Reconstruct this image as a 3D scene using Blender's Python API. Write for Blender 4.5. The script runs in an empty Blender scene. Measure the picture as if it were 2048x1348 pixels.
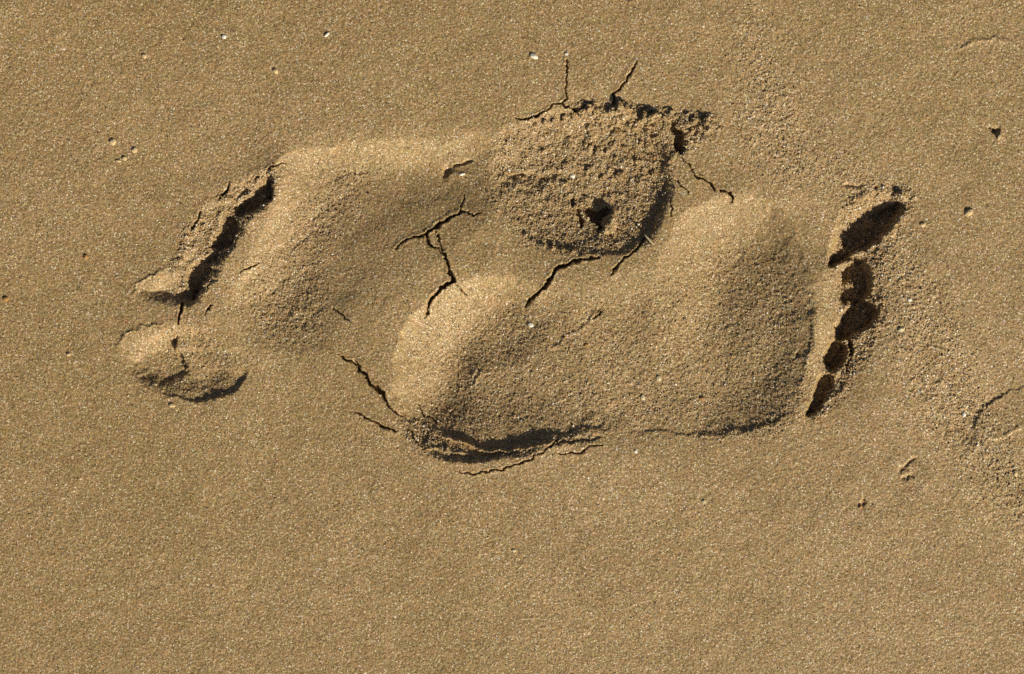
import bpy, math
import numpy as np
from mathutils import Vector, Euler

# ------------------------------------------------------------------ camera, light, exposure
S = 0.00026                       # metres per photo pixel: the prints are about 26 cm long
W, H = 2048, 1348
scene = bpy.context.scene
cam_d = bpy.data.cameras.new('camera'); cam = bpy.data.objects.new('camera', cam_d)
scene.collection.objects.link(cam); scene.camera = cam
CAM_H = 1.25
cam.location = (0, 0, CAM_H); cam_d.sensor_width = 36
cam_d.lens = 36 * CAM_H / (W * S); cam_d.clip_start = 0.05; cam_d.clip_end = 200

SUN_EL, SUN_AZ = 29.5, -52.0      # height above the sand; direction in the picture plane (0 = right, 90 = up)
e, a = math.radians(SUN_EL), math.radians(SUN_AZ)
to_sun = Vector((math.cos(e)*math.cos(a), math.cos(e)*math.sin(a), math.sin(e)))
sun_d = bpy.data.lights.new('sun', 'SUN'); sun = bpy.data.objects.new('sun', sun_d)
scene.collection.objects.link(sun); sun.location = to_sun*2
sun.rotation_euler = to_sun.to_track_quat('Z', 'Y').to_euler()
sun_d.energy = 5.0; sun_d.angle = math.radians(0.5); sun_d.color = (1.0, 0.93, 0.79)
world = bpy.data.worlds.new('World'); scene.world = world; world.use_nodes = True
wn, wl = world.node_tree.nodes, world.node_tree.links
bg = wn['Background']; sky = wn.new('ShaderNodeTexSky'); sky.sky_type = 'NISHITA'; sky.sun_disc = False
sky.sun_elevation = e; sky.sun_rotation = math.radians(90) - a
sky.air_density = .6; sky.dust_density = 2.0; sky.ozone_density = .4
wl.new(sky.outputs[0], bg.inputs[0]); bg.inputs[1].default_value = 0.05
scene.view_settings.view_transform = 'Standard'; scene.view_settings.look = 'None'
scene.view_settings.exposure = 0.29; scene.view_settings.gamma = 1.0
scene.view_settings.use_curve_mapping = False
scene.cycles.use_denoising = False
scene.cycles.max_bounces = 4; scene.cycles.diffuse_bounces = 3

C = scene.collection
rng = np.random.default_rng(7)

# ------------------------------------------------------------------ the relief of the sand
# All relief is worked out in photo pixels (x right, y down, h up) and scaled by S when meshed.
STEP = 1.6
x0, x1, y0, y1 = -56, W+56, -56, H+56
xs = np.arange(x0, x1, STEP); ys = np.arange(y0, y1, STEP)
NX, NY = len(xs), len(ys)
X, Y = np.meshgrid(xs, ys)
X = X.astype(np.float64); Y = Y.astype(np.float64)

_fx = np.fft.rfftfreq(NX)[None, :]; _fy = np.fft.fftfreq(NY)[:, None]
_f2 = _fx**2 + _fy**2
def blur(f, s):
    s = s/STEP
    return np.fft.irfft2(np.fft.rfft2(f)*np.exp(-2*math.pi**2*s*s*_f2), s=f.shape)
def noise(s):                                   # smooth noise of unit deviation, feature size s pixels
    n = blur(rng.standard_normal((NY, NX)), s); n -= n.mean()
    return n/n.std()
def sstep(t):
    t = np.clip(t, 0, 1); return t*t*(3-2*t)

n3, n8, n20, n60 = noise(1.8), noise(5), noise(14), noise(45)
m3, m8, m20, m60 = noise(1.8), noise(5), noise(14), noise(45)
WX = X + 1.1*n3 + 1.8*n8 + 2.2*n20; WY = Y + 1.1*m3 + 1.8*m8 + 2.2*m20      # ragged edges

def spline(pts, closed=False, n=5):
    P = np.array(pts, float); out = []
    N = len(P)
    for i in range(N if closed else N-1):
        if closed: p0, p1, p2, p3 = P[i-1], P[i], P[(i+1) % N], P[(i+2) % N]
        else: p0, p1, p2, p3 = P[max(i-1, 0)], P[i], P[i+1], P[min(i+2, N-1)]
        for k in range(n):
            t = k/n
            out.append(0.5*((2*p1)+(-p0+p2)*t+(2*p0-5*p1+4*p2-p3)*t*t+(-p0+3*p1-3*p2+p3)*t**3))
    if not closed: out.append(P[-1])
    return np.array(out)

def window(P, pad):
    i0 = max(0, int((P[:, 0].min()-pad-x0)/STEP)); i1 = min(NX, int((P[:, 0].max()+pad-x0)/STEP)+2)
    j0 = max(0, int((P[:, 1].min()-pad-y0)/STEP)); j1 = min(NY, int((P[:, 1].max()+pad-y0)/STEP)+2)
    return slice(j0, j1), slice(i0, i1)

def field(P, pad, closed=False, warp=1.0):
    """distance to a line, side (or inside when closed), attributes interpolated along it, parameter 0..1"""
    sl = window(P, pad)
    gx = X[sl]*(1-warp)+WX[sl]*warp; gy = Y[sl]*(1-warp)+WY[sl]*warp
    best = np.full(gx.shape, 1e9); side = np.zeros(gx.shape); att = np.zeros(gx.shape+(P.shape[1]-2,)); par = np.zeros(gx.shape)
    Q = np.vstack([P, P[:1]]) if closed else P
    L = np.concatenate([[0], np.cumsum(np.hypot(*(Q[1:, :2]-Q[:-1, :2]).T))]); inside = np.zeros(gx.shape, bool)
    for i in range(len(Q)-1):
        ax, ay = Q[i, :2]; bx, by = Q[i+1, :2]; dx, dy = bx-ax, by-ay; l2 = dx*dx+dy*dy+1e-9
        t = np.clip(((gx-ax)*dx+(gy-ay)*dy)/l2, 0, 1)
        d = (gx-ax-t*dx)**2+(gy-ay-t*dy)**2
        m = d < best; best = np.where(m, d, best)
        side = np.where(m, dx*(gy-ay)-dy*(gx-ax), side)
        par = np.where(m, (L[i]+t*math.sqrt(l2))/L[-1], par)
        if att.shape[2]: att[m] = (Q[i, 2:]+(Q[i+1, 2:]-Q[i, 2:])*t[..., None])[m]
        if closed:
            if abs(dy) > 1e-9:
                c = (ay > gy) != (by > gy); inside ^= c & (gx < dx*(gy-ay)/dy+ax)
    d = np.sqrt(best)
    if closed: return sl, np.where(inside, d, -d), att, par
    return sl, np.where(side > 0, d, -d), att, par          # > 0: right-hand side of the walking direction on the picture

# --- broad shapes: a thin plate through spot heights
CP = []
def spot(h, *pts):
    for p in pts: CP.append((p[0], p[1], h))
# level sand all round
for x in range(-200, 2300, 180):
    spot(0, (x, -120), (x, 20), (x, 1120), (x, 1300), (x, 1480))
for y in range(140, 1100, 140):
    spot(0, (-120, y), (60, y), (2160, y), (1960, y))
spot(0, (200, 160), (380, 200), (560, 180), (740, 180), (900, 170), (1060, 120), (1250, 110), (1420, 140), (1600, 200), (1780, 240), (1840, 330),
     (160, 440), (180, 600), (190, 760), (260, 860), (400, 880), (560, 860), (300, 400), (400, 320), (500, 270), (640, 960), (760, 1000), (900, 1010),
     (1050, 1000), (1250, 990), (1450, 970), (1620, 950), (1780, 880), (1860, 760), (1880, 620), (1870, 500))
spot(0, (600, 284), (700, 272), (800, 268), (900, 262), (990, 235), (1070, 205), (1200, 185), (1320, 195), (1420, 250), (1450, 330), (1560, 340), (1700, 352))
spot(0, (600, 255), (660, 242), (740, 238), (820, 235), (900, 222), (970, 200), (720, 720), (730, 660), (740, 790), (800, 575), (860, 535), (700, 600), (780, 860), (1440, 350), (1400, 330))
# print with the crumbled heel (toes to the left)
spot(1, (560, 300), (500, 345), (430, 380), (365, 450), (325, 500))
spot(6, (560, 345), (540, 395), (510, 445), (480, 495), (455, 545), (430, 590), (424, 635))
spot(-2, (600, 350), (580, 400), (555, 450), (530, 500), (505, 560))
spot(-10, (625, 400), (600, 460), (575, 520), (560, 590))
spot(-13, (660, 370), (630, 450), (600, 540), (740, 345), (830, 340))
spot(-11, (930, 330))
spot(-11, (740, 395), (690, 440))
spot(-8, (850, 390), (650, 500), (628, 570))
spot(-8, (600, 620))
spot(-4, (800, 440), (880, 420), (740, 500), (620, 660), (690, 590))
spot(0, (880, 490), (800, 540), (760, 620), (700, 680), (620, 740), (560, 790), (960, 500), (980, 440))
spot(0, (860, 560), (1000, 520))
spot(0, (540, 690), (500, 645))
spot(-6, (1000, 300), (1060, 275), (1130, 255), (1220, 250))
spot(-11, (1010, 350), (1100, 330), (1180, 320), (1060, 390), (1140, 400), (1100, 450), (1240, 380), (1200, 450), (1260, 310))
spot(0, (1380, 300), (1370, 380), (1340, 470), (1260, 545), (1180, 550), (1090, 540), (1000, 490))
# print with the smooth heel (toes to the right)
spot(0, (778, 760), (788, 690), (828, 624), (895, 572), (985, 545), (1060, 560))
spot(-9, (840, 760), (850, 700), (890, 650), (950, 612), (1020, 590), (840, 830))
spot(-27, (878, 780), (893, 722), (932, 680))
spot(-20, (878, 818))
spot(-16, (950, 745), (940, 800), (990, 670))
spot(-8, (1025, 740), (1010, 800), (1060, 660))
spot(3, (960, 872), (1050, 868))
spot(1, (885, 868), (1110, 862))
spot(-4, (1095, 780), (1120, 700), (1130, 640))
spot(-7, (1180, 740), (1200, 650), (1190, 810))
spot(-10, (1260, 700))
spot(-10, (1280, 610), (1330, 760), (1300, 820))
spot(0, (1250, 900), (1350, 900), (1450, 900), (1550, 880), (1150, 925), (1050, 950), (930, 950), (830, 920))
spot(0, (1330, 480), (1365, 425), (1430, 393), (1500, 390), (1580, 382))
spot(-5, (1370, 520), (1405, 455), (1465, 430), (1560, 430), (1350, 620))
spot(-20, (1425, 550), (1420, 640), (1475, 495))
spot(-13, (1425, 730))
spot(-12, (1500, 620), (1535, 540))
spot(-8, (1500, 700), (1480, 770))
spot(-3, (1450, 830), (1585, 600), (1570, 700), (1545, 770), (1600, 520))
spot(-6, (1630, 440), (1610, 415), (1635, 500), (1600, 460))
spot(2, (1645, 560), (1640, 640), (1625, 700), (1605, 760), (1585, 820))
spot(-5, (1668, 570), (1665, 640), (1645, 700), (1630, 760))
spot(0, (1780, 560), (1770, 650), (1740, 720), (1710, 790), (1660, 860), (1800, 480), (1830, 410), (1770, 365))
CPa = np.array(CP)
def tps(P, gx, gy):
    p = P[:, :2]/1000; n = len(p)
    r2 = ((p[:, None]-p[None])**2).sum(-1)
    K = np.where(r2 > 0, 0.5*r2*np.log(r2+1e-30), 0)+np.eye(n)*2e-5
    A = np.block([[K, np.ones((n, 1)), p], [np.ones((1, n)), np.zeros((1, 3))], [p.T, np.zeros((2, 3))]])
    c = np.linalg.solve(A, np.concatenate([P[:, 2], [0, 0, 0]]))
    out = c[n]+c[n+1]*gx/1000+c[n+2]*gy/1000
    for i in range(n):
        r = (gx/1000-p[i, 0])**2+(gy/1000-p[i, 1])**2
        out = out+c[i]*0.5*r*np.log(r+1e-30)
    return out
cx_ = np.linspace(x0, x1, 300); cy_ = np.linspace(y0, y1, 200)
coarse = tps(CPa, *np.meshgrid(cx_, cy_))
u = (xs-x0)/(x1-x0)*299; v = (ys-y0)/(y1-y0)*199
ui = np.clip(u.astype(int), 0, 298); vi = np.clip(v.astype(int), 0, 198); uf = (u-ui)[None]; vf = (v-vi)[:, None]
Z = (coarse[vi][:, ui]*(1-uf)+coarse[vi][:, ui+1]*uf)*(1-vf)+(coarse[vi+1][:, ui]*(1-uf)+coarse[vi+1][:, ui+1]*uf)*vf
Z = 1.15*blur(Z, 5)
def bowl(pts, D):
    """hollow that is steepest at its rim; (x, y, w) gives how far in it goes on deepening"""
    P = spline(pts, True); sl, d, att, _ = field(P, 120, True, .8)
    w = np.zeros_like(Z)+60; w[sl] = att[..., 0]; w = blur(w, 26)[sl]
    t = np.clip(d/np.maximum(w, 20), 0, 1)
    return sl, d, D*(1-(1-t)**2)
SOLES = [
 ([(556,325,60),(600,298,60),(700,286,65),(800,282,65),(900,277,75),(965,258,90),(1010,300,200),(985,425,260),(900,505,300),(810,585,300),(730,655,280),(620,705,240),(520,695,150),(468,640,110),(455,600,90),(490,540,80),(520,470,70),(550,400,60)], 13),
 ([(960,330,130),(985,272,95),(1060,236,80),(1150,212,75),(1230,212,75),(1300,240,75),(1335,300,85),(1346,370,95),(1332,435,100),(1298,486,100),(1240,510,110),(1170,514,120),(1090,498,130),(1030,455,140),(985,390,150)], 18),
 ([(783,760,70),(790,690,72),(828,624,80),(895,573,85),(985,548,110),(1060,566,150),(1130,600,260),(1165,700,260),(1210,820,220),(1185,868,200),(1110,890,140),(1020,920,110),(940,927,105),(870,908,85),(815,868,65),(790,815,65)], 27),
 ([(1328,490,120),(1362,432,85),(1430,394,75),(1520,392,85),(1575,435,95),(1606,510,105),(1628,590,110),(1632,655,110),(1618,725,110),(1592,790,105),(1545,838,95),(1480,864,90),(1400,866,110),(1330,810,260),(1300,700,260),(1300,580,200)], 18)]
near = np.zeros(Z.shape, bool); total = np.zeros_like(Z)
for pts, D in SOLES:
    sl, d, h = bowl(pts, D); total[sl] = np.maximum(total[sl], h); near[sl] |= d > -25
near |= (X > 240) & (X < 600) & (Y > 300) & (Y < 700) | (X > 1560) & (X < 1840) & (Y > 350) & (Y < 860)
nf = sstep(blur(near.astype(float), 8)*1.6-.3); Z = Z*nf+np.minimum(Z, .6)*(1-nf); Z -= total; Z = blur(Z, 2)
rough = np.zeros_like(Z)                       # 0 smooth damp crust .. 1 loose crumbs

REG = {}                                        # name -> outline, for cutting the sheet into objects
def pit(pts, depth, warp=1.0, power=1.0):
    """closed hollow; each point (x, y, w) gives the width of the wall there"""
    P = spline(pts, True); sl, d, att, _ = field(P, 40, True, warp)
    Z[sl] -= depth*sstep(np.clip(d, 0, None)/np.maximum(att[..., 0], 3))**power
def scarp(pts, L, warp=1.0, taper=0.15):
    """edge that drops by h within w on the right-hand side of the line and recovers over L"""
    P = spline(pts); sl, d, att, par = field(P, 3*L, False, warp)
    h, w = att[..., 0], np.maximum(att[..., 1], 2)
    end = sstep(np.minimum(par, 1-par)/taper)
    Z[sl] -= h*end*np.where(d > 0, sstep(d/w)*np.exp(-(np.clip(d-w, 0, None)/L)**2), 0)
def ridge(pts, warp=1.0, taper=0.15):
    """raised or sunken line: (x, y, h, s)"""
    P = spline(pts); sl, d, att, par = field(P, 60, False, warp)
    end = sstep(np.minimum(par, 1-par)/taper)
    Z[sl] += att[..., 0]*end*np.exp(-(d/np.maximum(att[..., 1], 1.5))**2)
def bump(x, y, h, sx, sy=None, rot=0, p=1.0, warp=1.0):
    sy = sy or sx; r = 3*max(sx, sy)
    sl = window(np.array([[x, y]], float), r)
    gx = X[sl]*(1-warp)+WX[sl]*warp-x; gy = Y[sl]*(1-warp)+WY[sl]*warp-y
    c, s = math.cos(math.radians(rot)), math.sin(math.radians(rot))
    q = ((gx*c+gy*s)/sx)**2+((-gx*s+gy*c)/sy)**2
    Z[sl] += h*np.exp(-q**p)
def roughen(pts, amount, soft=25):
    P = spline(pts, True); sl, d, _, _ = field(P, soft*2, True, 1.0)
    rough[sl] = np.maximum(rough[sl], amount*sstep((d+soft)/(2*soft)))

# --- toe holes of the smooth-heeled print
TOES_B = [
 [(1652,535,26),(1655,490,40),(1680,425,45),(1720,388,62),(1765,372,62),(1808,390,44),(1814,414,20),(1792,452,12),(1752,490,8),(1712,512,9),(1680,530,9)],
 [(1672,560,16),(1682,522,16),(1705,507,12),(1735,520,11),(1750,552,11),(1742,592,9),(1712,612,9),(1682,606,12)],
 [(1664,672,20),(1674,640,20),(1694,606,16),(1722,592,12),(1752,600,12),(1758,630,9),(1742,658,8),(1712,672,8),(1686,680,10)],
 [(1648,722,14),(1652,694,15),(1668,672,13),(1690,672,9),(1698,698,8),(1688,728,8),(1664,742,8)],
 [(1606,832,14),(1618,798,15),(1632,760,14),(1650,742,10),(1670,748,8),(1672,776,8),(1654,806,8),(1630,830,8)]]
pit(TOES_B[0], 44, .65); pit(TOES_B[1], 42, .65); pit(TOES_B[2], 40, .65); pit(TOES_B[3], 34, .65); pit(TOES_B[4], 26, .65)
for p in [[(1682,533),(1698,527),(1718,516)],[(1692,607),(1710,604),(1738,596)],[(1674,675),(1686,678),(1704,676)],[(1658,745),(1667,747),(1680,750)]]: ridge([(x, y, 20, 5) for x, y in p], .6, taper=.35)
bump(1704, 562, 22, 5, 8, 40); bump(1800, 395, 6, 12)
pit([(1694,676,4),(1706,672,4),(1712,700,4),(1704,722,4),(1692,742,4),(1686,738,4),(1698,716,4)], 22)
# edge where the ball rises to the toe ridge, and the outer edge of the sole
scarp([(1600,800,2,8),(1618,735,2.5,8),(1630,680,3.5,7),(1628,620,2,8),(1620,560,1,10)][::-1], 26)
scarp([(1608,790,3,6),(1575,835,4,8),(1520,858,4,8),(1450,872,3,7),(1390,870,2.6,7),(1300,864,2.2,6),(1230,864,2,6)], 26)
scarp([(1210,866,3,5),(1130,882,4,8),(1075,896,5,8),(1030,912,8,12),(985,924,9,12),(945,928,9,12),(895,921,8,12),(850,902,6,10),(818,872,5,8)], 60)
scarp([(1250,856,1.5,4),(1170,860,2.5,4),(1110,876,3,5),(1060,885,2,6),(1015,891,1.5,6),(970,891,1.5,6),(930,880,2,6),(890,871,3,5),(855,863,3,5)], 35, taper=.2)
ridge([(862,872,3,3),(900,877,7,3),(938,887,9,3.5),(978,900,9,3.5),(1025,901,8,3.5),(1060,893,8,3.5),(1105,884,4,3),(1160,868,3,3),(1200,860,1,3)])
ridge([(840,890,3,3),(880,897,5,3),(915,905,5,3),(945,912,3,3)])
scarp([(1210,876,3,3),(1150,884,5,4),(1100,894,6,4)], 7)
# --- crumbled-heel print: toe dents
TOES_A = [
 [(236,700,70),(246,672,70),(290,654,55),(345,645,38),(405,648,42),(460,684,80),(494,728,110),(490,764,90),(446,795,62),(391,804,50),(330,790,42),(275,770,36),(243,738,40)],
 [(268,580,45),(290,556,45),(340,541,40),(385,548,50),(418,572,60),(410,600,40),(378,615,24),(330,614,36),(288,602,40)],
 [(366,560,18),(380,535,20),(404,512,18),(430,504,12),(440,516,9),(428,545,9),(408,582,9),(384,602,10)],
 [(408,500,20),(426,462,22),(444,430,18),(462,420,14),(482,430,9),(484,448,9),(470,478,9),(450,504,9),(426,512,12)],
 [(468,420,18),(486,394,18),(512,368,16),(538,354,10),(547,372,8),(534,402,8),(510,426,9),(484,434,10)]]
pit(TOES_A[0], 17, .6); pit(TOES_A[1], 17, .6); pit(TOES_A[2], 17); pit(TOES_A[3], 20); pit(TOES_A[4], 20)
pit([(326,545,60),(342,490,60),(380,428,60),(425,384,55),(480,348,40),(535,336,24),(552,362,14),(542,402,16),(510,440,20),(478,482,20),(452,532,20),(428,572,22),(392,600,26),(350,580,40)], 15)
scarp([(499,725,3,8),(494,752,6,8),(474,781,8,9),(436,799,8,9),(392,806,6,8),(345,796,4,7),(300,782,3,6)], 34, .7); bump(374, 594, -9, 15, 11); bump(490, 436, 6, 8, 16, 124); bump(436, 518, 6, 8, 16, 124)
ridge([(232,712,1.5,3),(244,674,2,3),(290,652,2.2,3),(345,643,1.5,3)]); ridge([(264,590,1.5,3),(282,560,2.2,3),(315,545,2.2,3),(340,538,1.5,3)])
scarp([(352,665,6,5),(355,695,11,5),(368,725,10,5),(378,755,6,5)], 55)
# crust pushed up outside the small toes
# --- crumbled heel
scarp([(1330,280,4,10),(1346,330,8,18),(1346,380,10,20),(1330,430,10,20),(1302,475,7,18),(1262,502,3,12),(1205,514,2,9),(1150,500,2,8),(1090,492,2.5,8),(1045,470,2,8),(1020,445,3,8)], 34)
scarp([(1140,342,4,5),(1090,345,7,5),(1040,344,8,5),(1002,352,6,5),(985,365,3,5)][::-1], 14)
pit([(1162,408,7),(1190,412,8),(1214,408,7),(1226,420,6),(1208,436,5),(1201,462,5),(1188,446,7),(1172,428,8)], 25); pit([(1152,418,4),(1164,420,4),(1170,448,4),(1162,458,4),(1154,440,4)], 13); bump(1151, 403, -14, 6); bump(1222, 440, 13, 15, 26, 15, 2.2); bump(1221, 466, -9, 4)
bump(895, 342, -9, 9, 12, 0, 1.5); ridge([(905,335,-5,4),(925,330,-6,4),(940,318,-6,4)]); bump(925, 350, 4, 14, 10)
pit([(1330,246,5),(1350,240,5),(1362,262,5),(1372,292,5),(1366,308,5),(1352,300,5),(1344,272,5)], 26)
# small ripples of skin in the two soles
for p in [[(590,470),(640,430),(690,395),(720,370)],[(560,520),(620,470),(680,440)],[(480,590),(510,560),(545,540)],[(520,620),(560,575),(590,550)],
          [(590,660),(620,640),(660,610)],[(600,665),(615,650),(625,665)],[(640,380),(700,350),(760,345)]]:
    scarp([(x, y, 1.7, 5) for x, y in p][::-1], 9, taper=.3)
for p in [[(925,765),(945,745),(960,735)],[(930,780),(955,755),(985,740)],[(1150,665),(1180,640),(1205,618)],[(1100,700),(1140,670),(1165,655)]]:
    ridge([(x, y, 2.2, 3.5) for x, y in p], taper=.3)
# edges of a half-buried shell-shaped ring and other faint marks at the right
scarp([(2110,745,1,3),(2048,768,1.5,3),(2000,790,2.5,3),(1970,812,3.5,4),(1956,840,4.5,4),(1958,862,3,3),(1968,876,2,3)], 60, taper=.1)
for p, h in [([(1968,876),(2000,872),(2030,862),(2060,845)], 2), ([(1890,108),(1930,92),(1965,78),(2000,80),(2048,100)], 2), ([(1800,950),(1806,935),(1820,925),(1835,915)], -4), ([(1804,962),(1820,950),(1832,945)], -4), ([(1715,1015),(1722,1003),(1730,996)], -4)]:
    ridge([(x, y, h, 4) for x, y in p], taper=.25)
bump(1990, 262, -12, 5, 8, -20); bump(1979, 256, -8, 4); bump(1998, 270, 5, 6); bump(1705, 372, -6, 14, 4); bump(1748, 375, -8, 4)
bump(1598, 716, -9, 5)

# --- cracks: (x, y, half width)
CRACKS = {
 'main': ('long dark forked crack zigzagging between the two footprints', [
   [(930,388,.6),(924,408,1.2),(918,422,1.4),(900,432,1.6),(884,446,2.2),(868,455,2.2),(853,466,2.4),(856,482,2.2),(866,494,1.6),(878,498,1.3),(888,508,2),(892,520,2.6),(897,536,2.8),(900,548,2.8),(906,556,3.6),(895,566,3),(880,578,3),(868,590,2.8),(860,602,2.6),(855,618,2),(849,636,.8)],
   [(853,466,2),(838,472,1.6),(820,478,1.2),(803,486,1.1),(789,496,.6)],
   [(918,420,.8),(936,422,.8),(948,430,1),(966,426,.6)],
   [(872,462,.6),(876,480,.8),(884,498,1.2)],
   [(912,566,.6),(926,580,1),(932,588,.5)]]),
 'heel': ('dark crack running down from the lower edge of the crumbled heel', [
   [(1196,514,1),(1180,516,1.2),(1162,519,1.6),(1148,521,2),(1130,529,2.8),(1113,534,2.6),(1108,545,2.4),(1102,554,3.4),(1096,566,2.4),(1088,578,2.6),(1074,588,2.6),(1060,598,1.8),(1054,612,.8)],
   [(1290,478,1.6),(1282,494,1.6),(1268,508,1.6),(1252,517,1.8),(1238,532,1.6),(1220,549,1)]]),
 'arch': ('short broken crack between the crumbled heel and the ball of the other print', [
   [(1362,312,.6),(1378,330,.7),(1392,350,1.4),(1408,358,1.6),(1424,368,2.4),(1430,380,1.8)], [(1444,377,1.2),(1458,384,2.2),(1464,394,1.6),(1466,404,.8)]]),
 'smooth_heel_upper': ('line of black crumbly holes left of the smooth heel', [
   [(677,708,.9),(692,718,1.6),(706,722,2),(717,731,4),(722,742,2.4),(733,751,4),(739,766,2.6),(752,772,4),(759,782,4.4),(768,796,3),(774,808,1.2),(786,822,1),(794,828,.8)]]),
 'smooth_heel_lower': ('thin crack curving into the lower corner of the smooth heel', [
   [(710,825,.7),(726,828,.9),(740,838,1.2),(754,844,1.2),(764,851,1.8),(776,860,1.6),(790,861,1)]]),
 'toe': ('short black crack joining the two big toe dents', [[(362,608,1.6),(361,622,2.6),(358,636,2.6),(354,646,.9)]]),
 'top_right': ('thin crack rising from the top of the crumbled heel', [
   [(1228,205,1.6),(1228,192,1.6),(1240,178,1.2),(1250,164,1),(1256,152,2),(1263,138,1.2),(1272,122,.6)]]),
 'top_left': ('thin upright crack meeting the ragged rim of the crumbled heel', [
   [(1132,120,.5),(1135,150,.9),(1131,175,.8),(1134,196,1.2),(1123,204,1.4),(1104,212,1.2),(1088,222,1.6),(1070,233,2.2),(1053,238,1.2),(1030,238,.7)],
   [(1123,204,1.2),(1134,214,1.4),(1148,220,2.6),(1156,224,1)]]),
 'small_toes': ('row of small black splits in the crust beside the small toe dents', [
   [(459,364,.8),(456,376,2),(446,390,2.8),(438,404,1.2)], [(400,424,1),(393,440,1.4),(385,456,2.2),(381,464,1.2)]]),
 'toe_top': ('fine crack above the smallest toe dent of the crumbled print', [[(572,327,.5),(556,331,.9),(543,336,1.2),(534,344,1.4)], [(516,352,1.3),(508,362,1)]]),
 'ball': ('hairline split inside the toe end of the crumbled print', [[(516,524,.5),(504,534,1.2),(492,540,.9),(480,549,.7)]]),
 'below_heel': ('fine crack following the underside of the smooth heel', [
   [(1204,890,.9),(1188,890,.9),(1176,898,.9),(1160,905,1.3),(1144,906,.9),(1118,908,.6)],[(1118,880,1),(1098,893,1.2),(1076,910,1),(1052,920,1.2),(1022,934,1.2),(1004,938,1),(980,942,.8),(944,946,.8),(920,942,.6)]]),
 'sole': ('short slit in the middle of the smooth print', [[(1204,618,.6),(1196,630,1.3),(1186,637,.8)]]),
 'between_dents': ('hairline crack right of the short black toe crack', [[(424,606,.6),(416,620,1),(411,634,.7)]]),
 'fibres': ('two hairline splits beside the dark right wall of the crumbled heel', [[(1350,355,.5),(1360,366,.8),(1368,378,.6),(1374,388,.4)], [(1340,400,.4),(1341,415,.7),(1345,432,.5)]]),
 'corner': ('hairline crack network on the lower left rim of the smooth heel', [[(794,828,.8),(806,832,.9),(818,840,.6)],[(836,812,.7),(846,826,1),(858,838,.8),(872,850,.6)],[(815,852,.6),(822,870,1.2),(832,880,1),(842,884,.6)]]),
 'arch_left': ('hairline crack on the smooth sand left of the main crack', [[(662,614,.5),(676,624,1),(690,632,.9),(700,642,.5)]]),
}
crack_mask = {}
jag = .7*noise(1.6)+1.7*noise(5); jag2 = .7*noise(1.6)+1.7*noise(5)
for k, (lab, lines) in CRACKS.items():
    mk = np.zeros(Z.shape, bool)
    for ln in lines:
        P = np.array(ln, float); sl = window(P, 20)
        gx, gy = X[sl]+jag[sl], Y[sl]+jag2[sl]; best = np.full(gx.shape, 1e9); hw = np.zeros(gx.shape)
        for i in range(len(P)-1):
            ax, ay, aw = P[i]; bx, by, bw = P[i+1]; dx, dy = bx-ax, by-ay
            t = np.clip(((gx-ax)*dx+(gy-ay)*dy)/(dx*dx+dy*dy), 0, 1)
            w = aw+(bw-aw)*t; d = np.hypot(gx-ax-t*dx, gy-ay-t*dy)
            m = d-w < best; best = np.where(m, d-w, best); hw = np.where(m, w, hw)
        dep = 5+6*np.minimum(hw, 3)
        Z[sl] -= dep*sstep((1.3-best)/2.4)
        Z[sl] += 1.1*np.exp(-((best-3.5)/2.6)**2)*np.minimum(hw, 2)/2
        mk[sl] |= best < 1.2
    crack_mask[k] = mk

# --- surface grain
roughen([(985,285),(1060,238),(1200,215),(1310,235),(1350,300),(1340,390),(1290,480),(1180,510),(1070,490),(1010,440),(980,370)], .74, 22)
roughen([(1150,205),(1300,215),(1440,235),(1430,270),(1370,310),(1300,300),(1200,260)], 1.0, 10)
roughen([(340,540),(380,440),(470,370),(545,340),(560,380),(480,470),(430,560),(400,600)], .85, 12)
roughen([(340,660),(400,655),(480,720),(470,780),(400,800),(330,790),(280,770)], .32, 16)
roughen([(480,600),(580,440),(640,340),(760,330),(720,400),(660,520),(640,640),(560,700)], .45, 40)
roughen([(830,640),(1000,600),(1250,600),(1450,480),(1600,560),(1590,800),(1400,850),(1000,880),(840,850)], .38, 40)
roughen([(1670,500),(1700,400),(1820,380),(1800,440),(1770,560),(1760,680),(1700,780),(1630,840),(1625,800),(1680,640)], .7, 12)
roughen([(1400,845),(1500,835),(1580,800),(1620,700),(1640,700),(1610,820),(1560,870),(1450,885),(1390,880)], .5, 10)
roughen([(1672,540),(1680,440),(1720,380),(1820,370),(1830,410),(1790,480),(1770,560),(1775,640),(1730,720),(1690,790),(1630,850),(1625,835),(1662,735),(1682,640)], 1.0, 8)
roughen([(800,850),(870,860),(1000,880),(1180,860),(1180,885),(1000,925),(880,920),(820,890)], .4, 8)
roughen([(800,840),(850,845),(890,880),(860,905),(815,880)], .8, 8)
roughen([(1490,40),(1560,120),(1640,300),(1760,350),(1900,620),(2048,900),(2110,960),(2110,1120),(1950,960),(1800,760),(1700,400),(1560,380),(1480,260)], .5, 60)
g1, g2, g3 = noise(0.9), noise(1.7), noise(3.4)
patch = sstep(.5+.45*noise(17))
clod = np.maximum(0, noise(5.5)-.3)**1.2; clod2 = np.maximum(0, noise(2.6)-.3)**1.2; dents = np.maximum(0, noise(4)-1.7)
Z += g1*(.27+.32*rough)+g2*(.08+.55*rough)+g3*(.06+.55*np.clip(rough-.15, 0, 1))
Z += rough**2*(2.6*clod*patch+1.5*clod2*(.15+.85*patch))-7*dents*np.clip(rough-.5, 0, 1)*patch
Z += .35*n20+.5*n60+1.8*noise(11)*np.clip(rough-.4, 0, 1)+3.2*np.maximum(0, noise(8)-.7)*np.clip(rough-.55, 0, 1)*3

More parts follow.
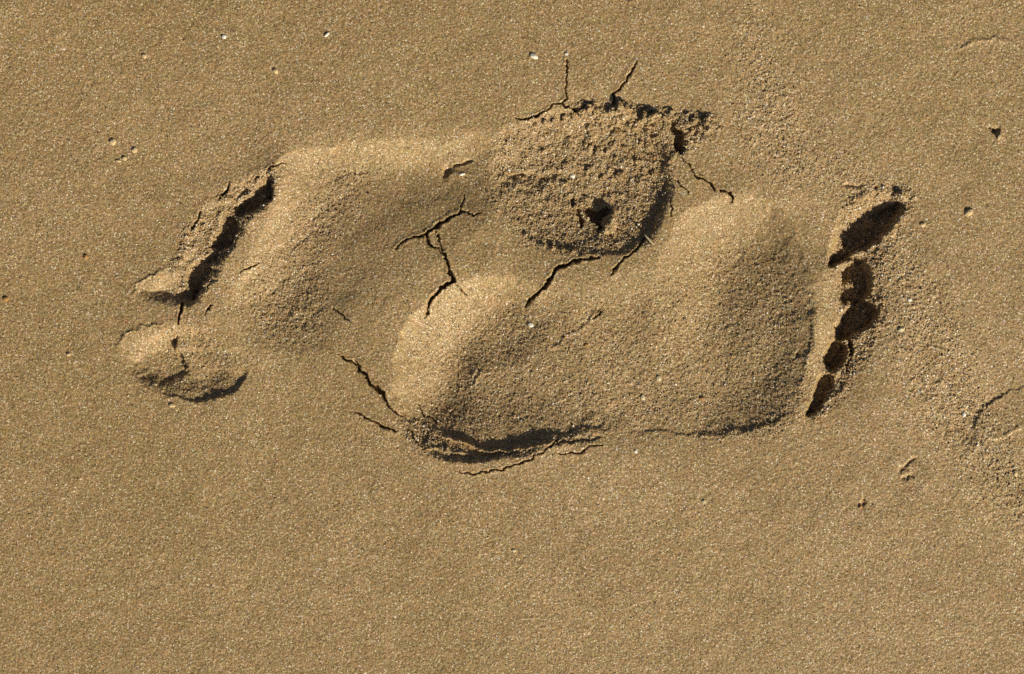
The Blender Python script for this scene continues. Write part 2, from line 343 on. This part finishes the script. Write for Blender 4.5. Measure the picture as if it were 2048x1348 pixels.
edge = sstep(np.minimum(np.minimum(X-xs[0], xs[-1]-X), np.minimum(Y-ys[0], ys[-1]-Y))/48)
Z = Z*edge
dry = sstep(.5+.28*n60+.00042*(X-1150))*.4
for pts in ([(1490,-50),(1560,120),(1640,300),(1760,350),(1900,620),(2048,860),(2110,900),(2110,1180),(1950,1010),(1800,800),(1690,380),(1560,380),(1470,260)], ):
    P = spline(pts, True); sl, d, _, _ = field(P, 90, True, 1.0)
    dry[sl] = np.maximum(dry[sl], sstep((d+45+12*n20[sl])/90))
dry = dry*edge
DRY = dry.ravel().astype(np.float32)

# ------------------------------------------------------------------ materials
def sand_material(name):
    m = bpy.data.materials.new(name); m.use_nodes = True
    N, L = m.node_tree.nodes, m.node_tree.links
    b = N['Principled BSDF']; b.inputs['Roughness'].default_value = .62; b.inputs['Specular IOR Level'].default_value = .35
    geo = N.new('ShaderNodeNewGeometry')
    def vor(scale, feat='F1'):
        v = N.new('ShaderNodeTexVoronoi'); v.feature = feat; v.inputs['Scale'].default_value = scale
        L.new(geo.outputs['Position'], v.inputs['Vector']); return v
    def ramp(src, stops, const=True):
        r = N.new('ShaderNodeValToRGB'); L.new(src, r.inputs[0])
        if const: r.color_ramp.interpolation = 'CONSTANT'
        el = r.color_ramp.elements
        el[0].position, el[0].color = stops[0][0], (*stops[0][1], 1)
        el[1].position, el[1].color = stops[1][0], (*stops[1][1], 1)
        for p, c in stops[2:]:
            q = el.new(p); q.color = (*c, 1)
        return r
    def sep(col):
        s = N.new('ShaderNodeSeparateColor'); L.new(col, s.inputs[0]); return s
    def mix(f, a_, b_, mode='MIX'):
        x = N.new('ShaderNodeMix'); x.data_type = 'RGBA'; x.blend_type = mode
        if isinstance(f, float): x.inputs[0].default_value = f
        else: L.new(f, x.inputs[0])
        for s, i in ((a_, 6), (b_, 7)):
            if isinstance(s, tuple): x.inputs[i].default_value = (*s, 1)
            else: L.new(s, x.inputs[i])
        return x.outputs[2]
    def math_(op, a_, b_):
        x = N.new('ShaderNodeMath'); x.operation = op
        for s, i in ((a_, 0), (b_, 1)):
            if isinstance(s, (int, float)): x.inputs[i].default_value = s
            else: L.new(s, x.inputs[i])
        return x.outputs[0]
    v1 = vor(1/0.00039); s1 = sep(v1.outputs['Color'])
    grains = ramp(s1.outputs[0], [(0, (.10, .062, .024)), (.14, (.20, .125, .047)), (.34, (.30, .195, .082)), (.58, (.37, .245, .105)),
                                 (.76, (.40, .235, .075)), (.84, (.26, .21, .14)), (.91, (.52, .40, .22)), (.975, (.80, .72, .55))])
    # sparse coarser grains: white quartz and shell, rust, dark mineral
    v2 = vor(1/0.0013); s2 = sep(v2.outputs['Color'])
    big = ramp(s2.outputs[1], [(0, (.55, .50, .40)), (.4, (.42, .20, .07)), (.6, (.06, .045, .03)), (.8, (.60, .46, .22))])
    dn = N.new('ShaderNodeAttribute'); dn.attribute_name = 'dry'
    on = math_('MULTIPLY', math_('GREATER_THAN', math_('ADD', s2.outputs[0], math_('MULTIPLY', dn.outputs['Fac'], .07)), .96), math_('LESS_THAN', v2.outputs['Distance'], .34))
    col = mix(on, grains.outputs[0], big.outputs[0])
    # gentle drift in tone from one patch of sand to the next
    n1 = N.new('ShaderNodeTexNoise'); n1.inputs['Scale'].default_value = 7; n1.inputs['Detail'].default_value = 4
    L.new(geo.outputs['Position'], n1.inputs['Vector'])
    tone = ramp(n1.outputs['Fac'], [(.3, (.93, .94, .86)), (.7, (1.07, 1.07, 1.08))], False)
    n2 = N.new('ShaderNodeTexNoise'); n2.inputs['Scale'].default_value = 210; n2.inputs['Detail'].default_value = 2
    L.new(geo.outputs['Position'], n2.inputs['Vector'])
    mott = ramp(n2.outputs['Fac'], [(.34, (.94, .98, .92)), (.5, (1., 1., 1.)), (.66, (1.07, 1.01, 1.05))], False)
    col = mix(1.0, col, mott.outputs[0], 'MULTIPLY')
    col = mix(1.0, col, tone.outputs[0], 'MULTIPLY')
    dn = N.new('ShaderNodeAttribute'); dn.attribute_name = 'dry'
    col = mix(dn.outputs['Fac'], col, mix(1.0, col, (1.22, 1.25, 1.32), 'MULTIPLY'))
    L.new(col, b.inputs['Base Color'])
    v3 = vor(1/0.00042); bp = N.new('ShaderNodeBump'); bp.invert = True
    bp.inputs['Distance'].default_value = .00022; bp.inputs['Strength'].default_value = .5
    L.new(v3.outputs['Distance'], bp.inputs['Height']); L.new(bp.outputs[0], b.inputs['Normal'])
    return m
SAND = sand_material('wet_sand')

# ------------------------------------------------------------------ cut the relief into objects
def inside_poly(pts, n=5):
    P = spline(pts, True, n); sl, d, _, _ = field(P, 30, True, 0.6)
    m = np.full(Z.shape, -1e3); m[sl] = d
    return m > 0
sole_b = [(783,760),(788,690),(835,628),(905,578),(990,552),(1070,568),(1150,572),(1240,530),(1320,480),(1365,420),(1440,388),(1540,392),(1640,376),(1650,420),(1656,520),(1662,560),(1662,640),(1648,700),(1628,760),(1606,812),(1570,842),(1500,864),(1440,876),(1330,868),(1200,880),(1110,906),(1020,925),(930,925),(860,905),(815,870),(792,820)]
sole_a = [(556,325),(610,296),(700,285),(800,283),(900,278),(985,252),(1050,226),(1150,205),(1250,205),(1330,226),(1385,250),(1378,300),(1352,330),(1352,390),(1330,450),(1300,490),(1255,515),(1190,525),(1120,508),(1060,492),(1015,452),(960,430),(890,430),(800,480),(740,560),(680,640),(600,700),(520,725),(470,690),(436,640),(426,590),(462,520),(500,440),(545,385)]
face = lambda v: (v[:-1, :-1].astype(int)+v[1:, :-1]+v[:-1, 1:]+v[1:, 1:]) >= 2
lab = np.zeros((NY-1, NX-1), int)               # 0 = open sand
names = {0: ('sand', None)}
def claim(mask, k, name, owner):
    lab[face(mask)] = k; names[k] = (name, owner)
claim(inside_poly(sole_a), 10, 'ball_print', 'A'); claim(inside_poly(sole_b), 20, 'ball_print', 'B')
hx = (X > 960-.35*(Y-300)) & inside_poly(sole_a); claim(hx, 11, 'heel_print', 'A')
ax_ = inside_poly(sole_b) & (X < 1330+.25*(Y-600)); claim(ax_, 21, 'arch_print', 'B')
claim(inside_poly(sole_b) & (X < 1085), 22, 'heel_print', 'B')
for i, t in enumerate(TOES_A): claim(inside_poly([p[:2] for p in t]), 12+i, 'toe_print', 'A')
for i, t in enumerate(TOES_B): claim(inside_poly([p[:2] for p in t]), 23+i, 'toe_print', 'B')
for i, (k, mk) in enumerate(crack_mask.items()): claim(mk, 40+i, 'sand_crack', k)

VX = ((X-W/2)*S).ravel(); VY = ((H/2-Y)*S).ravel(); VZ = (Z*S).ravel()
vid = np.arange(NX*NY).reshape(NY, NX)
quads = np.stack([vid[:-1, :-1], vid[1:, :-1], vid[1:, 1:], vid[:-1, 1:]], -1)      # counter-clockwise seen from above
def quad_mesh(name, q, origin=(0, 0, 0)):
    used, inv = np.unique(q.ravel(), return_inverse=True)
    me = bpy.data.meshes.new(name); nq = len(q)
    co = np.stack([VX[used]-origin[0], VY[used]-origin[1], VZ[used]-origin[2]], -1)
    me.vertices.add(len(used)); me.vertices.foreach_set('co', co.ravel().astype(np.float32))
    me.loops.add(nq*4); me.loops.foreach_set('vertex_index', inv.ravel().astype(np.int32))
    me.polygons.add(nq); me.polygons.foreach_set('loop_start', (np.arange(nq)*4).astype(np.int32))
    me.update(calc_edges=True); 
    at = me.attributes.new('dry', 'FLOAT', 'POINT'); at.data.foreach_set('value', DRY[used])
    me.materials.append(SAND); return me
def wpos(px, py, h=0): return ((px-W/2)*S, (H/2-py)*S, h*S)
def hat(px, py):
    return float(Z[min(NY-1, max(0, int(round((py-y0)/STEP)))), min(NX-1, max(0, int(round((px-x0)/STEP))))])
def tag(o, label=None, cat=None, group=None, kind=None):
    for k, v in (('label', label), ('category', cat), ('group', group), ('kind', kind)):
        if v: o[k] = v
    return o

prints = {}
for key, name_loc, label in (('A', (760, 520), 'bare footprint with a crumbled, clod-strewn heel and shallow toe dents'),
                             ('B', (1250, 720), 'bare footprint with a smooth rounded heel and five deep black toe holes')):
    o = bpy.data.objects.new('footprint', None); C.objects.link(o); o.location = wpos(*name_loc)
    o.empty_display_size = .01
    tag(o, label, 'footprint', 'bare footprints pressed into the beach sand'); prints[key] = o
PART_LABEL = {11: 'crumbled heel hollow full of clods', 12: 'wide pale big toe dent with a dark lower edge', 13: 'pale second toe dent',
              22: 'smooth rounded heel hollow with a dark broken lower wall', 23: 'long big toe hole with a black shadow', 24: 'round toe hole with a tiny stub of sand in it'}
for k in np.unique(lab):
    q = quads[lab == k]
    nm, owner = names[k]
    if k == 0:
        ground = bpy.data.objects.new('sand', quad_mesh('sand', q)); C.objects.link(ground); tag(ground, 'damp brown beach sand', kind='structure')
    elif k < 40:
        root = prints[owner]
        o = bpy.data.objects.new(nm, quad_mesh(nm, q, root.location)); C.objects.link(o); o.parent = root
        if k in PART_LABEL: o['label'] = PART_LABEL[k]
    else:
        c = q.ravel(); org = (float(VX[c].mean()), float(VY[c].mean()), 0)
        o = bpy.data.objects.new(nm, quad_mesh(nm, q, org)); C.objects.link(o); o.location = org
        tag(o, CRACKS[owner][0], 'crack', 'cracks in the sand around the footprints')

# the beach goes on beyond the sheet of fine relief
def outer_beach():
    xi = [x0, xs[-1]]; yi = [y0, ys[-1]]
    ring = [(xi[0], yi[0]), (xi[1], yi[0]), (xi[1], yi[1]), (xi[0], yi[1])]
    vs, fs = [], []
    B = np.concatenate([np.stack([xs[::8], np.full(len(xs[::8]), y0)], 1), [[xs[-1], y0]], np.stack([np.full(len(ys[::8]), xs[-1]), ys[::8]], 1)[1:], [[xs[-1], ys[-1]]],
                        np.stack([xs[::-8], np.full(len(xs[::-8]), ys[-1])], 1)[1:], np.stack([np.full(len(ys[::-8]), x0), ys[::-8]], 1)[1:-1]])
    cx, cy = (xs[0]+xs[-1])/2, (ys[0]+ys[-1])/2; nb = len(B)
    r2 = np.random.default_rng(3); wv = [(r2.uniform(250, 900), r2.uniform(0, 6.28), r2.uniform(0, 6.28)) for _ in range(12)]
    roll = lambda px, py: sum(math.sin((px*math.cos(t)+py*math.sin(t))/l*6.28+p)*l*.0012 for l, t, p in wv)
    FS = [.997, 1.003]+list(1.0+.035*np.arange(1, 60))+[3.3, 3.6, 4, 5, 7, 11, 20, 40, 90, 200]
    for k, f in enumerate(FS):
        for p in B:
            px, py = cx+(p[0]-cx)*f, cy+(p[1]-cy)*f
            h = -1.0 if k == 0 else 0.0 if k == 1 else roll(px, py)*min((f-1)*4, 1)+r2.normal()*.3
            vs.append(wpos(px, py, h))
    for k in range(len(FS)-1):
        for i in range(nb):
            j = (i+1) % nb
            fs.append((k*nb+i, k*nb+j, (k+1)*nb+j, (k+1)*nb+i))
    me = bpy.data.meshes.new('beach'); me.from_pydata(vs, [], fs); me.materials.append(SAND); me.update()
    if me.polygons[nb*3].normal.z < 0: me.flip_normals()
    o = bpy.data.objects.new('beach', me); C.objects.link(o); tag(o, 'open beach sand around the footprints', kind='structure')
outer_beach()

# ------------------------------------------------------------------ crumbs, pellets, shell bits
def rock_mesh(name, mat, seed, squash=(1, 1, .8), amp=.22, sub=3):
    import bmesh
    from mathutils import noise as mn
    bm = bmesh.new(); bmesh.ops.create_icosphere(bm, subdivisions=sub, radius=1)
    for v in bm.verts:
        p = v.co.copy(); k = 1+amp*mn.noise(p*1.3+Vector((seed*7.1, 0, 0)))*1.6+amp*.6*mn.noise(p*3.4+Vector((0, seed*3.3, 0)))+amp*.3*mn.noise(p*7+Vector((0, 0, seed)))
        v.co = Vector((p.x*k*squash[0], p.y*k*squash[1], p.z*k*squash[2]))
    me = bpy.data.meshes.new(name); bm.to_mesh(me); bm.free(); me.materials.append(mat); return me
def place(name, me, px, py, r, lift=.25, rot=0, parent=None, scale=(1, 1, 1)):
    o = bpy.data.objects.new(name, me); C.objects.link(o)
    x, y, z = wpos(px, py, hat(px, py)+lift*r)
    if parent: o.parent = parent; x -= parent.location.x; y -= parent.location.y
    o.location = (x, y, z); o.rotation_euler = (0, 0, math.radians(rot)); o.scale = tuple(r*S*k for k in scale)
    return o
# clods along the broken rim of the heel
CL = [rock_mesh('clod', SAND, k, (1, .9, .85), .34, 4) for k in range(5)]
clods = [(1072,247,6),(1090,243,6),(1108,240,7),(1128,236,7),(1146,232,6),(1164,224,10),(1178,218,11),(1192,221,10),(1206,226,7),(1228,222,12),(1241,217,12),(1254,219,12),(1268,228,9),(1284,239,6),
  (1290,233,10),(1302,236,12),(1314,231,8),(1328,236,8),(1341,226,7),(1334,250,7),(1374,248,7),(1388,243,8),(1400,254,7),(1412,243,7),(1424,247,5),(1418,259,5),(1384,262,8),(1374,276,7),(1370,300,6),(1396,270,5),(1376,290,6),
  (1348,312,7),(1340,322,6),(1180,292,5),(1216,300,6),(1232,314,5),(1246,345,6),(1296,262,7),(1312,275,7),(1320,292,6),(1284,282,5),(1206,352,6),(1262,300,5),(1150,318,4),(1092,352,5),(1050,353,5),(1018,358,5),
  (1152,412,6),(1176,395,6),(1066,482,5),(1088,492,6),(1106,497,6),(1126,500,6),(1146,506,5),(1050,470,5),(1166,512,4)]
for i, (px, py, r) in enumerate(clods):
    lift = .6 if r >= 10 else .3 if py < 262 else .1
    place('clod', CL[i % 5], px, py, r, lift, rng.uniform(0, 360), prints['A'], (1, rng.uniform(.75, 1.1), rng.uniform(.8, 1.1)))
for px, py, r in [(1180,258,9),(1206,252,8),(1238,262,11),(1270,256,9),(1226,288,8),(1196,304,9),(1256,294,8),(1300,292,9),(1282,322,8),(1178,338,7),(1114,266,8),(1142,282,8),(1086,300,7),(1310,345,8),(1240,350,9),(1128,366,7)]:
    place('clod', CL[(px+py) % 5], px, py, r, .2, rng.uniform(0, 360), prints['A'], (1.1, rng.uniform(.75, 1.1), .75))
place('clod', CL[1], 1221, 446, 13, .15, 70, prints['A'], (1.5, .8, .8))
for px, py, r in [(405,452,6),(385,472,6),(420,432,6),(372,500,5),(440,415,5),(360,520,5),(478,378,5),(498,366,5),(398,500,5),(412,470,5)]:
    place('clod', CL[int(px) % 5], px, py, r, 0, rng.uniform(0, 360), prints['A'], (1, rng.uniform(.7, 1), .8))
for px, py, r in [(1752,604,5),(1742,640,5),(1733,655,4),(1770,430,5),(1708,408,6),(1722,425,5),(1690,440,5),(1663,770,4),(1655,790,4),(1745,585,5),(1756,615,4),(1738,645,5),(1746,628,4),(1722,664,4),(1750,560,5),(1747,540,4),(1736,520,4),(1715,508,5),(1697,512,5),(1680,524,4),(1762,487,4),(1776,470,5),(1790,455,4),(1742,497,4),(1694,728,4),(1697,700,3.5),(1686,676,5),(1700,607,5),(1720,603,4),(1672,745,4),(1646,812,4),(1668,757,4),(1636,826,3)]:
    place('clod', CL[int(px) % 5], px, py, r, .1, rng.uniform(0, 360), prints['B'], (1, rng.uniform(.7, 1), .9))
def plain(name, col, rough_=.5):
    m = bpy.data.materials.new(name); m.use_nodes = True; N, L = m.node_tree.nodes, m.node_tree.links
    b = N['Principled BSDF']; b.inputs['Roughness'].default_value = rough_
    g = N.new('ShaderNodeNewGeometry'); t = N.new('ShaderNodeTexNoise'); t.inputs['Scale'].default_value = 900; t.inputs['Detail'].default_value = 5
    L.new(g.outputs['Position'], t.inputs['Vector'])
    r = N.new('ShaderNodeValToRGB'); L.new(t.outputs['Fac'], r.inputs[0])
    r.color_ramp.elements[0].position = .35; r.color_ramp.elements[0].color = (*[c*.65 for c in col], 1)
    r.color_ramp.elements[1].position = .65; r.color_ramp.elements[1].color = (*col, 1)
    L.new(r.outputs[0], b.inputs['Base Color']); return m
SHELL = plain('shell_white', (.82, .76, .62), .35); PALE = plain('pale_stone', (.62, .52, .30)); RUST = plain('rusty_stone', (.42, .22, .06)); CRUMB = plain('dry_sand_lump', (.62, .46, .23), .9)
items = [
 ('sand_pellet', CRUMB, 225, 284, 7, 1, 1, 0, 'larger of the pale sand crumbs on the smooth sand above the small toe dents', 'sand pellet'),
 ('sand_pellet', CRUMB, 269, 300, 6, 1, 1, 0, 'pale sand crumb with a round dark shadow, right of the larger crumb', 'sand pellet'),
 ('sand_pellet', CRUMB, 249, 317, 5, 1, 1, 0, 'small crumb below the two bigger sand crumbs', 'sand pellet'),
 ('sand_pellet', CRUMB, 237, 322, 5, .6, 1.2, 80, 'thin upright crumb, lowest of the four crumbs near the small toe dents', 'sand pellet'),
 ('sand_pellet', CRUMB, 289, 112, 5, 1, 1, 0, 'lone tiny sand crumb in the upper left stretch of smooth sand', 'sand pellet'),
 ('sand_pellet', CRUMB, 551, 142, 6, 1.1, .8, -40, 'pale crumb with a dark edge on smooth sand above the crumbled print', 'sand pellet'),
 ('sand_pellet', CRUMB, 1938, 425, 9, 1.1, .8, 30, 'large sand crumb with a dark pit beside it, right of the big toe hole', 'sand pellet'),
 ('sand_pellet', CRUMB, 1846, 449, 6, 1, .8, 0, 'small crumb between the big toe hole and the large crumb', 'sand pellet'),
 ('sand_pellet', RUST, 172, 514, 6, .8, 1, 20, 'rusty crumb on smooth sand left of the crumbled print', 'sand pellet'),
 ('sand_pellet', RUST, 12, 598, 6, 1, .8, 0, 'dark rusty crumb at the very left edge of the sand', 'sand pellet'),
 ('sand_pellet', CRUMB, 137, 709, 5, 1, .8, 0, 'faint crumb left of the widest toe dent', 'sand pellet'),
 ('sand_pellet', CRUMB, 2031, 946, 6, .8, 1, 0, 'crumb with a black shadow below the buried ring', 'sand pellet'),
 ('sand_pellet', CRUMB, 344, 811, 6, 1.2, .7, 0, 'flat crumb just under the widest toe dent', 'sand pellet'),
 ('sand_pellet', RUST, 1721, 1014, 5, 1, .7, 30, 'yellow-brown crumb beside a short curved mark below the toe holes', 'sand pellet'),
 ('sand_pellet', CRUMB, 1704, 563, 6, 1.2, .6, 50, 'sunlit stub of sand standing in the second toe hole', 'sand pellet'),
 ('sand_pellet', CRUMB, 1998, 274, 6, .6, 1.2, -20, 'long crumb beside a dark slot at the upper right', 'sand pellet'),
 ('shell_fragment', SHELL, 1068, 113, 9, 1, .5, -30, 'largest white shell chip, above the ragged heel rim', 'shell fragment'),
 ('shell_fragment', SHELL, 1062, 650, 6, 1, .8, -20, 'white shell chip lying at the top of the smooth heel', 'shell fragment'),
 ('shell_fragment', SHELL, 654, 69, 7, 1, .45, 40, 'slim cream shell chip near the top edge of the sand', 'shell fragment'),
 ('shell_fragment', SHELL, 448, 74, 5, 1, .8, 0, 'small bright shell chip left of the slim cream chip', 'shell fragment'),
 ('shell_fragment', SHELL, 924, 347, 6, 1, .5, 15, 'white shell chip in the small scrape in the middle of the crumbled print', 'shell fragment'),
 ('shell_fragment', SHELL, 1146, 350, 6, 1, .8, 0, 'white shell chip among the clods on the heel floor', 'shell fragment'),
 ('shell_fragment', SHELL, 526, 391, 4, 1, .8, 0, 'tiny white chip glinting in the shadow of the smallest toe dent', 'shell fragment'),
 ('shell_fragment', SHELL, 1928, 829, 6, .7, 1, 0, 'white shell chip on coarse sand left of the buried ring', 'shell fragment'),
 ('shell_fragment', SHELL, 1271, 903, 4.5, 1, .9, 0, 'small white chip on flat sand below the arch of the smooth print', 'shell fragment'),
 ('shell_fragment', SHELL, 1819, 600, 4.5, 1, .8, 0, 'small white chip on coarse sand right of the toe holes', 'shell fragment'),
 ('shell_fragment', SHELL, 1133, 108, 4, 1, .8, 0, 'tiny chip right of the largest white shell chip', 'shell fragment'),
 ('pebble', PALE, 1318, 757, 6.5, .9, 1, 0, 'round yellowish pebble in the arch of the smooth print', 'pebble'),
 ('pebble', PALE, 1286, 795, 6, .8, 1, 0, 'pale pebble below and left of the round yellowish one', 'pebble'),
 ('pebble', RUST, 1406, 798, 5, 1.2, .8, 0, 'amber pebble at the lower edge of the smooth ball', 'pebble'),
 ('pebble', PALE, 1802, 659, 6.5, 1.2, .8, 20, 'cream pebble right of the small toe holes', 'pebble'),
 ('pebble', RUST, 1174, 690, 4.5, 1, .8, 0, 'orange pebble in the middle of the smooth print', 'pebble'),
 ('pebble', PALE, 1408, 1003, 5, 1, .8, 0, 'cream pebble alone on flat sand below the smooth ball', 'pebble'),
 ('pebble', PALE, 1028, 1101, 4.5, 1, .8, 0, 'tiny pale pebble on flat sand far below the smooth heel', 'pebble'),
]
gr = {'sand_pellet': 'sand crumbs lying on the smooth sand', 'shell_fragment': 'white shell chips scattered on the sand', 'pebble': 'pale and rusty pebbles on the sand'}
for i, (nm, mat, px, py, r, sx, sy, rot, lab_, cat) in enumerate(items):
    me = rock_mesh(nm, mat, 20+i, (sx, sy, .45 if nm == 'shell_fragment' else .6 if nm == 'sand_pellet' else .5), .15)
    tag(place(nm, me, px, py, r*.95, .1, rot), lab_, cat, gr[nm])
# straw sliver on the rim of the crumbled heel
me = rock_mesh('straw_sliver', PALE, 5, (1, .12, .12), .1)
tag(place('straw_sliver', me, 1299, 480, 15, .3, -48), 'thin yellow straw sliver lying on the lower right rim of the crumbled heel', 'straw')

# ------------------------------------------------------------------ loose grains on the broken and dry sand
def loose_grains(n):
    w = (.05+rough)**1.6; w = w/w.sum()
    idx = np.random.default_rng(11).choice(NX*NY, n, p=w.ravel())
    r3 = np.random.default_rng(12)
    co = np.stack([VX[idx]+r3.uniform(-.7, .7, n)*STEP*S, VY[idx]+r3.uniform(-.7, .7, n)*STEP*S, VZ[idx]], -1)
    me = bpy.data.meshes.new('loose_grains'); me.vertices.add(n); me.vertices.foreach_set('co', co.ravel().astype(np.float32))
    at = me.attributes.new('size', 'FLOAT', 'POINT')
    at.data.foreach_set('value', (S*np.clip(r3.lognormal(.05, .35, n), .6, 3.0)*(.75+.45*rough.ravel()[idx])).astype(np.float32))
    m = bpy.data.materials.new('loose_grain'); m.use_nodes = True; N, L = m.node_tree.nodes, m.node_tree.links
    b = N['Principled BSDF']; b.inputs['Roughness'].default_value = .45
    oi = N.new('ShaderNodeObjectInfo'); r = N.new('ShaderNodeValToRGB'); L.new(oi.outputs['Random'], r.inputs[0]); r.color_ramp.interpolation = 'CONSTANT'
    el = r.color_ramp.elements; el[0].color = (.07, .05, .03, 1); el[1].position = .1; el[1].color = (.30, .20, .09, 1)
    for p, c in ((.35, (.40, .27, .12)), (.6, (.46, .32, .14)), (.78, (.40, .21, .07)), (.84, (.36, .31, .24)), (.9, (.58, .47, .28)), (.965, (.80, .75, .62))):
        q = el.new(p); q.color = (*c, 1)
    L.new(r.outputs[0], b.inputs['Base Color'])
    o = bpy.data.objects.new('loose_grains', me); C.objects.link(o); tag(o, 'loose coarse grains strewn over the footprints and dry sand', kind='stuff')
    ng = bpy.data.node_groups.new('scatter_grains', 'GeometryNodeTree')
    ng.interface.new_socket('Geometry', in_out='INPUT', socket_type='NodeSocketGeometry'); ng.interface.new_socket('Geometry', in_out='OUTPUT', socket_type='NodeSocketGeometry')
    A = ng.nodes; K = ng.links
    gi, go = A.new('NodeGroupInput'), A.new('NodeGroupOutput')
    ico = A.new('GeometryNodeMeshIcoSphere'); ico.inputs['Subdivisions'].default_value = 1; ico.inputs['Radius'].default_value = 1
    sm = A.new('GeometryNodeSetMaterial'); sm.inputs['Material'].default_value = m; K.new(ico.outputs['Mesh'], sm.inputs['Geometry'])
    na = A.new('GeometryNodeInputNamedAttribute'); na.data_type = 'FLOAT'; na.inputs['Name'].default_value = 'size'
    rv = A.new('FunctionNodeRandomValue'); rv.data_type = 'FLOAT_VECTOR'; rv.inputs[1].default_value = (6.28, 6.28, 6.28)
    rs = A.new('FunctionNodeRandomValue'); rs.data_type = 'FLOAT_VECTOR'; rs.inputs[0].default_value = (.7, .7, .5); rs.inputs[1].default_value = (1.3, 1.2, 1.0); rs.inputs['Seed'].default_value = 5
    mu = A.new('ShaderNodeVectorMath'); mu.operation = 'SCALE'; K.new(rs.outputs[0], mu.inputs[0]); K.new(na.outputs[0], mu.inputs['Scale'])
    ip = A.new('GeometryNodeInstanceOnPoints'); K.new(gi.outputs[0], ip.inputs['Points']); K.new(sm.outputs[0], ip.inputs['Instance'])
    K.new(rv.outputs[0], ip.inputs['Rotation']); K.new(mu.outputs[0], ip.inputs['Scale']); K.new(ip.outputs[0], go.inputs[0])
    md = o.modifiers.new('grains', 'NODES'); md.node_group = ng
loose_grains(90000)
